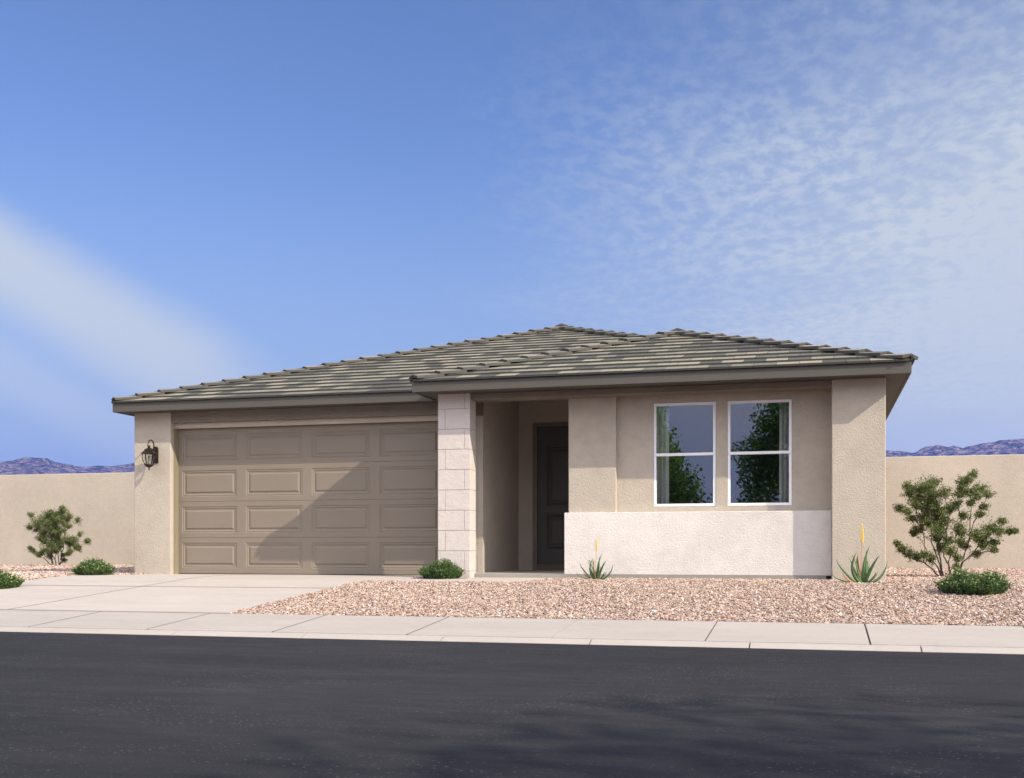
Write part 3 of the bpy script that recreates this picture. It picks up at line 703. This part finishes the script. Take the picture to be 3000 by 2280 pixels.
# ------------------------------------------------------------------ mountains
PR = [(-2600, 1600), (-1800, 1440), (-1000, 1380), (-400, 1352), (-150, 1352), (0, 1349), (37, 1347.5), (70, 1340), (88, 1337), (136, 1337), (159, 1346), (206, 1350), (251, 1359), (325, 1357), (350, 1352), (392, 1346), (500, 1338), (700, 1345), (1000, 1360), (1400, 1350), (1800, 1345), (2200, 1330), (2500, 1318), (2596, 1312.5), (2632, 1314), (2675, 1318), (2711, 1305), (2750, 1304), (2775, 1308), (2793, 1303.6), (2821, 1311), (2853, 1305), (2893, 1302), (2921, 1294.6), (2953, 1288.6), (3000, 1284.6), (3200, 1280), (3500, 1300), (4200, 1380), (4800, 1450), (5400, 1600)]
pu = np.array([p[0] for p in PR], float); pv = np.array([p[1] for p in PR], float)
def mountains():
    D0, D1 = 3300., 5100.; NA, ND = 1300, 60
    us = np.linspace(-2600, 5400, NA); V = []
    for i, u in enumerate(us):
        a = math.atan((u - 1500) / 3314); top = (1611 - np.interp(u, pu, pv)) / 3314 * math.cos(a)   # elevation tangent of the skyline
        b = a - R(YAW)
        for j in range(ND):
            t = j / (ND - 1); d = D0 + (D1 - D0) * t
            ridge = .55; 
            prof = (t / ridge) ** .8 if t < ridge else max(0, 1 - ((t - ridge) / (1 - ridge))) ** .9
            dr = D0 + (D1 - D0) * ridge
            h = top * dr * prof
            x, y = d * math.sin(b), d * math.cos(b)
            nz = mnoise.hetero_terrain(Vector((x / 260, y / 260, 3.1)), .9, 2.1, 7, .6) 
            n3 = mnoise.fractal(Vector((x / 420, y / 700, 7.7)), .8, 2.2, 5)
            k = min(1, prof * 1.4)
            lowcut = 1 - .35 * max(0, (1 - prof)) * (1 + n3 * 2.5)
            h = h * lowcut + (nz * 9 - 5) * k * (1.4 - prof * .9) + n3 * 26 * k
            V.append((x, y, h - 4))
    V = np.array(V); idx = np.arange(NA * ND).reshape(NA, ND)
    F = np.stack([idx[:-1, :-1], idx[1:, :-1], idx[1:, 1:], idx[:-1, 1:]], -1).reshape(-1, 4)
    o = np_mesh('mountain_range', V, F, M['mountain']); tag(o, kind='structure')
mountains()

# ------------------------------------------------------------------ gravel
rng = np.random.default_rng(4)
def ico():
    t = (1 + 5 ** .5) / 2
    v = np.array([(-1, t, 0), (1, t, 0), (-1, -t, 0), (1, -t, 0), (0, -1, t), (0, 1, t), (0, -1, -t), (0, 1, -t), (t, 0, -1), (t, 0, 1), (-t, 0, -1), (-t, 0, 1)], float)
    v /= np.linalg.norm(v[0])
    f = np.array([(0, 11, 5), (0, 5, 1), (0, 1, 7), (0, 7, 10), (0, 10, 11), (1, 5, 9), (5, 11, 4), (11, 10, 2), (10, 7, 6), (7, 1, 8), (3, 9, 4), (3, 4, 2), (3, 2, 6), (3, 6, 8), (3, 8, 9), (4, 9, 5), (2, 4, 11), (6, 2, 10), (8, 6, 7), (9, 8, 1)])
    return v, f
def gradev(y):
    y = np.asarray(y)
    return np.where(y >= 16.3, 0, np.where(y >= 14.8, -.068 * (16.3 - y) ** 2 / 3, -.051 - .068 * (14.8 - y)))
def octa():
    return np.array([(1, 0, 0), (0, 1, 0), (-1, 0, 0), (0, -1, 0), (0, 0, 1), (0, 0, -1)], float), np.array([(0, 1, 4), (1, 2, 4), (2, 3, 4), (3, 0, 4), (1, 0, 5), (2, 1, 5), (3, 2, 5), (0, 3, 5)])
def pebbles(pts, size, name, label, low=False):
    n = len(pts); iv, fc = octa() if low else ico(); nv = len(iv)
    s = size * np.exp(rng.normal(0, .28, (n, 1, 1)))
    V = iv[None] * (1 + rng.normal(0, .16, (n, nv, 1)))
    V = V * np.array([1.15, .95, .68]) * (1 + rng.uniform(-.2, .2, (n, 1, 3)))
    a, b = rng.uniform(0, 2 * np.pi, n), rng.normal(0, .45, n)
    ca, sa, cb, sb = np.cos(a), np.sin(a), np.cos(b), np.sin(b)
    Rz = np.zeros((n, 3, 3)); Rz[:, 0, 0] = ca; Rz[:, 0, 1] = -sa; Rz[:, 1, 0] = sa; Rz[:, 1, 1] = ca; Rz[:, 2, 2] = 1
    Rx = np.zeros((n, 3, 3)); Rx[:, 0, 0] = 1; Rx[:, 1, 1] = cb; Rx[:, 1, 2] = -sb; Rx[:, 2, 1] = sb; Rx[:, 2, 2] = cb
    V = np.einsum('nij,nkj->nki', Rz @ Rx, V) * s
    V += pts[:, None, :]
    F = (fc[None] + (np.arange(n) * nv)[:, None, None]).reshape(-1, 3)
    o = np_mesh(name, V.reshape(-1, 3), F, M['pebble']); tag(o, label, 'gravel', kind='stuff'); return o
def scatter(x0, x1, y0, y1, dens, inside, depth=.018):
    n = int((x1 - x0) * (y1 - y0) * dens); x = rng.uniform(x0, x1, n); y = rng.uniform(y0, y1, n)
    k = inside(x, y); x, y = x[k], y[k]
    z = gradev(y) + rng.uniform(-depth, depth * .6, len(x)) - .006
    return np.stack([x, y, z], 1)
def in_main(x, y):
    k = (y > 11.262) & (y < 16.165) & (x > DX1 + .015)
    walk = (y > 15.085) & (x < -3.95 + .375 * np.clip(y - 15.1, 0, 2) + .01)
    return k & ~walk
def in_right(x, y): return (y >= 16.165) & (y < 26.38) & (x > .9) | ((y < 16.165) & (y > 15) & (x > .2) & (y > 99))
frA = scatter(-6.4, 6.5, 11.26, 16.17, 4000, in_main)
frR = scatter(.9, 8, 16.17, 26.38, 1150, in_right)
frB = scatter(-5.80, -4.90, 15.63, 15.93, 1500, lambda x, y: ((x + 5.35) / .47) ** 2 + ((y - 15.78) / .17) ** 2 < 1)
pebbles(np.concatenate([frA, frB]), .0118, 'gravel', 'pinkish tan gravel covering the front yard in front of the windows', True)
pebbles(frR, .0215, 'gravel', 'pinkish tan gravel running back along the right side of the house', True)
def in_left(x, y): return (x < DX0 - .01) | ((y > 16.3) & (x < -10.9)) & (x < -11.18 + .0) | ((y > 16.31) & (y < 16.84) & (x < -10.95))
frL = scatter(-26, -10.95, 11.26, 26.38, 800, lambda x, y: in_left(x, y) & (x > -.86 * y - 3))
frL2 = scatter(-16, -10.95, 13.5, 17.3, 900, in_left)
pebbles(np.concatenate([frL, frL2]), .0235, 'gravel', 'tan gravel bed left of the driveway and garage', True)

# ------------------------------------------------------------------ plants
def leaves(pts, dirs, L, W, fold=.0):
    """two-triangle leaves; pts (n,3) base, dirs (n,3) pointing"""
    n = len(pts); up = rng.normal(0, 1, (n, 3)); s = np.cross(dirs, up); s /= np.linalg.norm(s, axis=1, keepdims=True) + 1e-9
    L = L * rng.uniform(.65, 1.25, (n, 1)); W = W * rng.uniform(.7, 1.2, (n, 1))
    a = pts; b = pts + dirs * L * .5 + s * W * .5; c = pts + dirs * L; d = pts + dirs * L * .5 - s * W * .5
    V = np.stack([a, b, c, d], 1).reshape(-1, 3); F = np.arange(4 * n).reshape(-1, 4); return V, F
def unit(a): return a / (np.linalg.norm(a, axis=1, keepdims=True) + 1e-9)
CL = [(500, 520, 75), (440, 600, 80), (530, 640, 85), (470, 760, 80), (560, 760, 80), (330, 490, 30), (350, 555, 42), (265, 685, 35), (320, 705, 34), (430, 860, 48), (590, 860, 66), (640, 700, 48), (600, 560, 36), (540, 470, 42), (630, 950, 50), (395, 660, 50), (370, 760, 25), (380, 880, 22),
      (750, 480, 52), (835, 400, 24), (720, 520, 42), (780, 560, 50), (880, 520, 44), (930, 570, 36), (700, 655, 46), (900, 670, 30), (870, 730, 24), (740, 750, 38), (700, 840, 40), (790, 640, 30), (840, 590, 30), (720, 960, 34),
      (830, 930, 56), (950, 850, 52), (1040, 790, 28), (1090, 872, 26), (1000, 870, 36), (900, 985, 46), (980, 960, 30), (850, 1055, 26), (720, 880, 40), (770, 985, 30), (960, 1015, 24), (1130, 862, 14),
      (240, 965, 18), (290, 1015, 32), (345, 1055, 34), (400, 1085, 36), (450, 1055, 30), (500, 1090, 30), (640, 1030, 36), (585, 1010, 36), (700, 1090, 28), (560, 930, 44), (690, 1150, 18),
      (480, 680, 80), (520, 570, 75), (450, 530, 60), (560, 700, 70), (500, 820, 64), (610, 800, 56), (545, 880, 56), (780, 450, 40), (740, 560, 44), (860, 900, 40), (900, 910, 36)]
BOUGHS = [[(580, 1235), (530, 1180), (450, 1110), (390, 1092), (300, 1050), (235, 965)], [(590, 1230), (580, 1150), (550, 1050), (510, 960), (505, 850), (480, 700), (440, 560)],
          [(600, 1230), (575, 1080), (560, 950), (560, 800), (540, 600), (530, 470)], [(450, 1105), (458, 1000), (455, 900), (430, 830), (380, 760), (300, 700), (240, 680)],
          [(650, 1225), (650, 1150), (600, 1060), (620, 900), (640, 720), (605, 560)], [(705, 1215), (745, 1110), (800, 1060), (880, 960), (960, 860), (1070, 780)],
          [(705, 1210), (760, 1040), (800, 900), (830, 780), (880, 690), (940, 570)], [(700, 1210), (695, 1050), (735, 900), (740, 780), (715, 640), (700, 500)],
          [(800, 900), (808, 700), (805, 600), (785, 500), (838, 390)], [(960, 860), (1040, 868), (1130, 860)], [(820, 1050), (900, 1000), (990, 1000)], [(400, 790), (390, 620), (335, 500)],
          [(590, 1230), (560, 1150), (490, 1050), (460, 960)], [(655, 1225), (640, 1100), (690, 1000), (700, 860)], [(560, 800), (500, 680), (540, 540)], [(505, 850), (560, 740), (620, 640)]]
def creosote(loc, k, seed, label, dens=1.0, jit=.0, sp=1.0):
    rnd = random.Random(seed); r = empty('creosote_bush', loc); tag(r, label, 'bush', 'wispy desert bushes by the yard walls')
    S = 1 / 546. * k
    pts = []
    for x, y, rr in CL:
        pts.append((Vector(((x - 640) * S + rnd.uniform(-jit, jit), rnd.uniform(-.24, .24) * k, (1235 - y) * S + rnd.uniform(-jit, jit) * .7)), rr * S))
    mb = MB(); nodes = []                                # skeleton: each clump joins the nearest point already on the plant below it
    bases = [Vector((-.10 * k, 0, -.02)), Vector((-.02 * k, .04, -.02)), Vector((.04 * k, -.03, -.02)), Vector((.14 * k, .02, -.02)), Vector((-.06 * k, -.05, -.02))]
    order = sorted(pts, key=lambda q: q[0].z)
    nodes = []
    for bi, bough in enumerate(BOUGHS):
        ny = rnd.uniform(-.16, .16) * k; m = len(bough)
        seq = [Vector(((x - 640) * S, ny * (q / (m - 1)), (1235 - y) * S - (.02 if q == 0 and y > 1190 else 0))) for q, (x, y) in enumerate(bough)]
        fine = []
        for q in range(m - 1):
            for w_ in range(4):
                f = w_ / 4; p = seq[q].lerp(seq[q + 1], f) + Vector((rnd.gauss(0, .006), rnd.gauss(0, .01), rnd.gauss(0, .004)))
                fine.append(p)
        fine[0] = seq[0]; fine.append(seq[-1]); r_ = .0135 * k if bough[0][1] > 1150 else .008 * k
        rads = [r_ * (1 - .75 * q / len(fine)) for q in range(len(fine))]
        mb.tube(fine, rads, 6, False)
        for p, rad in zip(fine, rads): nodes.append((p, rad))
    P_all = []; D_all = []
    for c, rr in order:
        best = min(nodes, key=lambda q: (q[0] - c).length + max(0, q[0].z - c.z + .03) * 3)
        a = best[0]; d = c - a
        mid = a + d * .5 + Vector((0 - d.x * .10, rnd.uniform(-.03, .03), .03 - abs(d.x) * .12)) ; q1 = a + d * .25 + Vector((-d.x * .10, 0, -.02)); q3 = a + d * .75 + Vector((d.x * -.04, rnd.uniform(-.02, .02), 0))
        r0 = min(best[1], .005 + .007 * d.length + .003)
        ra = [r0, r0 * .85, r0 * .7, r0 * .55, r0 * .4]
        seq = [a, q1, mid, q3, c]; mb.tube(seq, ra, 5, False)
        for q, rad in zip(seq[1:], ra[1:]): nodes.append((q, rad))
        m = int(8 + rr / S * .26)
        for _ in range(m):                                # twigs
            t = (Vector((rnd.gauss(0, .9), rnd.gauss(0, .9), rnd.gauss(.75, .6))) + Vector((c.x, c.y, 0)).normalized() * .35).normalized(); e = c + t * rr * rnd.uniform(.7, 2.1) * sp
            mb.tube([c, c + t * rr * .4 + Vector((0, 0, .01)), e], [.0035, .0028, .0018], 3, False)
            for _ in range(int(40 * dens)):
                f = rnd.uniform(.15, 1.02); P_all.append(c.lerp(e, f) + Vector((rnd.gauss(0, 1), rnd.gauss(0, 1), rnd.gauss(0, 1))) * .019 * k * sp); D_all.append(Vector((rnd.gauss(0, 1), rnd.gauss(0, 1), rnd.gauss(.5, 1))).normalized())
        # leaves also scattered along the bough
        for _ in range(int(d.length * 160 * dens)):
            f = rnd.random()
            if (a + d * f).z < .28 * k: continue
            P_all.append(seq[int(f * 3.99)] .lerp(seq[int(f * 3.99) + 1], (f * 4) % 1) + Vector((rnd.gauss(0, .025), rnd.gauss(0, .025), rnd.gauss(0, .025)))); D_all.append(Vector((rnd.gauss(0, 1), rnd.gauss(0, 1), rnd.gauss(.5, 1))).normalized())
    V, F = leaves(np.array([tuple(p) for p in P_all]), np.array([tuple(p) for p in D_all]), .026, .014)
    mb.build('stems', M['stem'], r); np_mesh('foliage', V, F, M['creosote'], r)
    return r
def at(u, v, y=None, z=None):
    """point on the plane y=const, or on the yard grade, behind a place in the photograph - used once to work out where things stand"""
    a = math.atan((u - 1500) / 3314) - R(YAW)
    Y = y; X = Y * math.tan(a); return X, Y
cr = creosote((0, 0, 0), 1.0, 3, 'large dark green creosote bush at the right yard wall', 1.0)
X_, Y_ = at(2779, 0, y=17.95); cr.location = (X_, Y_, -.01)
cl = creosote((0, 0, 0), .93, 8, 'smaller creosote bush in front of the left yard wall', 1.0, .03, 1.25)
X_, Y_ = at(163, 0, y=24.4); cl.location = (X_, Y_, -.01)
cl.scale = (1, 1, 1)
def cover(loc, wd, ht, seed, label, blooms=0, nst=520):
    rnd = random.Random(seed); r = empty('ground_cover_shrub', loc); tag(r, label, 'shrub', 'low rounded green shrubs')
    P_ = []; D_ = []; mb = MB(); B_ = []; BD = []
    for i in range(nst):
        a = rnd.uniform(0, 2 * math.pi); q = math.sqrt(rnd.random()); 
        bx, by = q * .42 * wd * math.cos(a), q * .42 * wd * math.sin(a)
        hh = ht * (1 - .55 * q ** 3) * rnd.uniform(.72, 1.08) * (1 + .14 * math.sin(bx * 17 + seed) )
        tip = Vector((bx * 1.14 + rnd.gauss(0, .02), by * 1.14 + rnd.gauss(0, .02), hh)); b = Vector((bx * .85, by * .85, -.01))
        if q > .75: tip.x *= 1.04; tip.y *= 1.04
        mb.tube([b, b.lerp(tip, .5) + Vector((rnd.gauss(0, .008), rnd.gauss(0, .008), 0)), tip], [.0022, .0018, .001], 3, False)
        for k in range(26):
            f = rnd.uniform(.08, 1.0); p = b.lerp(tip, f); an = rnd.uniform(0, 6.283)
            P_.append(tuple(p)); D_.append((math.cos(an), math.sin(an), rnd.uniform(-.15, .9)))
        if rnd.random() < blooms:
            for k in range(4): B_.append(tuple(tip)); BD.append((rnd.gauss(0, 1), rnd.gauss(0, 1), 1.2))
    V, F = leaves(np.array(P_), unit(np.array(D_)), .027, .0125)
    mb.build('stems', M['stem'], r); np_mesh('foliage', V, F, M['cover'], r)
    if B_:
        V, F = leaves(np.array(B_), unit(np.array(BD)), .017, .011); np_mesh('blossoms', V, F, M['bloom'], r)
    return r
def place(u, Y, zoff=0): X, y = at(u, 0, y=Y); return (X, y, grade(y) - .005 + zoff)
cover(place(1294, 15.74), .66, .255, 1, 'dark green low shrub at the foot of the block column', .0)
cover(place(277, 16.15), .70, .245, 2, 'low shrub with pale tips between the creosote and the garage pier', .28)
cover(place(-6, 13.6), .66, .25, 3, 'low shrub cut off by the left edge of the picture', .28)
cover(place(2851, 14.15), .84, .265, 4, 'widest low shrub on the gravel at the far right', .35, 620)
# aloes
LV = [  # tip and mid offsets, px of the enlarged photograph, from base; width
    ((-120, 0), (-590, -80), (-712, -270), 40, 0), ((-300, -10), (-500, -330), (-630, -560), 62, 0), ((-350, 0), (-420, -120), (-482, -265), 50, 1),
    ((-130, -10), (-265, -330), (-160, -740), 96, 0), ((-110, 0), (-190, -250), (-340, -650), 70, 0), ((-30, 0), (-140, -370), (-120, -690), 86, 0), ((-60, -10), (-110, -480), (-125, -680), 42, 1),
    ((-50, 10), (-120, -120), (-140, -260), 56, 0), ((-10, 0), (20, -480), (155, -905), 90, 0), ((30, 0), (60, -420), (60, -790), 84, 0), ((0, 5), (0, -140), (-10, -260), 46, 0),
    ((60, 0), (190, -380), (365, -665), 92, 0), ((90, 0), (110, -240), (132, -460), 56, 0), ((120, 0), (225, -130), (280, -270), 50, 0), ((140, 0), (260, -140), (328, -270), 46, 0),
    ((240, -10), (430, -180), (560, -540), 72, 0), ((20, 10), (90, -300), (100, -540), 80, 0), ((-70, 5), (-210, -560), (-258, -600), 40, 0)]
def aloe(loc, k, seed, label):
    rnd = random.Random(seed); r = empty('aloe_plant', loc); tag(r, label, 'aloe', 'aloes with yellow flower spikes in front of the house')
    S = 1 / 1856. * k; live = MB(); dry = MB()
    for b, m, t, wd, kind in LV:
        dep = rnd.uniform(-.10, .10) * k; p0 = Vector((b[0] * S * .6, dep * .15, -.01)); p1 = Vector((m[0] * S, dep * .7, -m[1] * S)); p2 = Vector((t[0] * S, dep * 1.2, -t[1] * S))
        # quadratic through the mid point
        c = (p1 - p0 * .25 - p2 * .25) * 2; N = 9; vs = []; W = wd * S * .55
        side0 = None
        for i in range(N):
            q = i / (N - 1); p = p0 * (1 - q) ** 2 + c * 2 * q * (1 - q) + p2 * q * q; tg = ((c - p0) * (1 - q) + (p2 - c) * q).normalized()
            sd_ = tg.cross(Vector((0, 1, 0))).normalized(); dn = tg.cross(sd_).normalized()
            ww = W * (1 - q ** 1.6) * (1 - .25 * (1 - q)) + .0008
            vs += [p + sd_ * ww, p + dn * ww * .18, p - sd_ * ww, p + Vector((0, 1, 0)) * ww * .75 * (1 if dn.y > 0 else 1)]
        fs = []
        for i in range(N - 1):
            for j in range(4): fs.append((4 * i + j, 4 * i + (j + 1) % 4, 4 * i + 4 + (j + 1) % 4, 4 * i + 4 + j))
        fs += [(0, 3, 2, 1), tuple(4 * (N - 1) + j for j in range(4))]
        (dry if kind else live).add(vs, fs, True)
    live.build('leaves', M['aloe'], r); dry.build('dry_leaves', M['aloe_dry'], r)
    mb = MB(); top = Vector((-.015 * k, .02, 1400 * S)); mb.tube([(-.03 * k, .01, 0), (-.028 * k, .02, 500 * S), (-.017 * k, .02, 1000 * S), top], [.006 * k, .005 * k, .0045 * k, .002], 6)
    mb.build('flower_stalk', M['aloe_stalk'], r)
    mb = MB()
    for i in range(84):
        q = i / 83; z = (1000 + 400 * q) * S; an = i * 2.4; base_ = Vector((-.017 * k + .002 * q, .02, z)); L = (.034 - .024 * q) * k
        dr = Vector((math.cos(an), math.sin(an), -.75 + 2.0 * q)).normalized()
        mb.tube([base_, base_ + dr * L * .6, base_ + dr * L], [.0029 * k, .0038 * k, .002 * k], 5)
    mb.build('flower_spike', M['aloe_y'], r)
    return r
aloe(place(2530, 15.35, .01), 1.0, 2, 'larger aloe with yellow flower spike against the right corner pier')
aloe(place(1749, 15.72, .01), .76, 5, 'smaller aloe with yellow flower spike beside the white wainscot')

# ------------------------------------------------------------------ trees across the street (seen mirrored in the windows, and shading the road)
def tree(loc, H, cr, seed, label, nclump=70, per=170, leaf=.13, thin=.62, low=.30, cone=False):
    rnd = random.Random(seed); r = empty('street_tree', loc); tag(r, label, 'tree', 'trees across the street')
    mb = MB(); mb.tube([(0, 0, -.2), (.05, .02, H * .2), (-.03, .05, H * .45), (.04, 0, H * .72), (0, 0, H * .92)], [.045 * H / 2, .035 * H / 2, .025 * H / 2, .013 * H / 2, .01], 10)
    P_ = []; D_ = []
    for i in range(nclump):
        q = (i + .5) / nclump; z = H * (low + (1 - low) * q ** .9) ; an = i * 2.39996 + rnd.uniform(-.4, .4)
        env = cr * (1 - q) * (1 - .15 * math.sin(q * 14)) + .15 if cone else cr * math.sin(math.pi * min(1, (.14 + .80 * q))) ** .8; rad = env * math.sqrt(rnd.uniform(.12, 1))
        c = Vector((rad * math.cos(an), rad * math.sin(an), z)); rr = cr * rnd.uniform(.20, .34)
        a = Vector((0, 0, max(H * .16, z - rad * .75)))
        mb.tube([a, a.lerp(c, .5) + Vector((0, 0, .1)), c], [.03 * H / 8 * 1.2, .02 * H / 8, .01], 5, False)
        for _ in range(per):
            d = Vector((rnd.gauss(0, 1), rnd.gauss(0, 1), rnd.gauss(0, .8))).normalized(); p = c + d * rr * rnd.random() ** .4
            P_.append(tuple(p)); D_.append((rnd.gauss(0, 1), rnd.gauss(0, 1), rnd.gauss(-.2, .7)))
    V, F = leaves(np.array(P_), unit(np.array(D_)), leaf, leaf * .75)
    mb.build('trunk', M['bark'], r); np_mesh('crown', V, F, M['tree_leaf'], r); return r
tree((-7.05, -10, ROADZ), 7.2, 3.2, 1, 'tree mirrored at the left side of the left window', low=.10, cone=True, per=520, nclump=150)
tree((-.35, -10, ROADZ), 6.8, 2.3, 2, 'tree mirrored in the right part of the right window', low=.10, per=420, nclump=90)
tree((13.2, -1.6, ROADZ), 10.5, 3.1, 3, 'tall tree across the street throwing loose shade on the asphalt', nclump=50, per=100, leaf=.17, low=.45)

# ------------------------------------------------------------------ distance haze
hm = bpy.data.materials.new('haze_air'); hm.use_nodes = True; t = NT(hm.node_tree); t.n.remove(t.n['Principled BSDF'])
pv_ = t.new('ShaderNodeVolumePrincipled'); pv_.inputs['Color'].default_value = (.15, .29, 1.0, 1); pv_.inputs['Density'].default_value = .000105; pv_.inputs['Anisotropy'].default_value = 0.0
t.l.new(pv_.outputs[0], t.n['Material Output'].inputs['Volume'])
HAZE = True
if HAZE:
    hz = MB().box(-5300, 5300, -5300, 5300, -8, 450).build('haze', hm); tag(hz, 'pale blue air between the yard and the mountains', 'haze', kind='stuff')
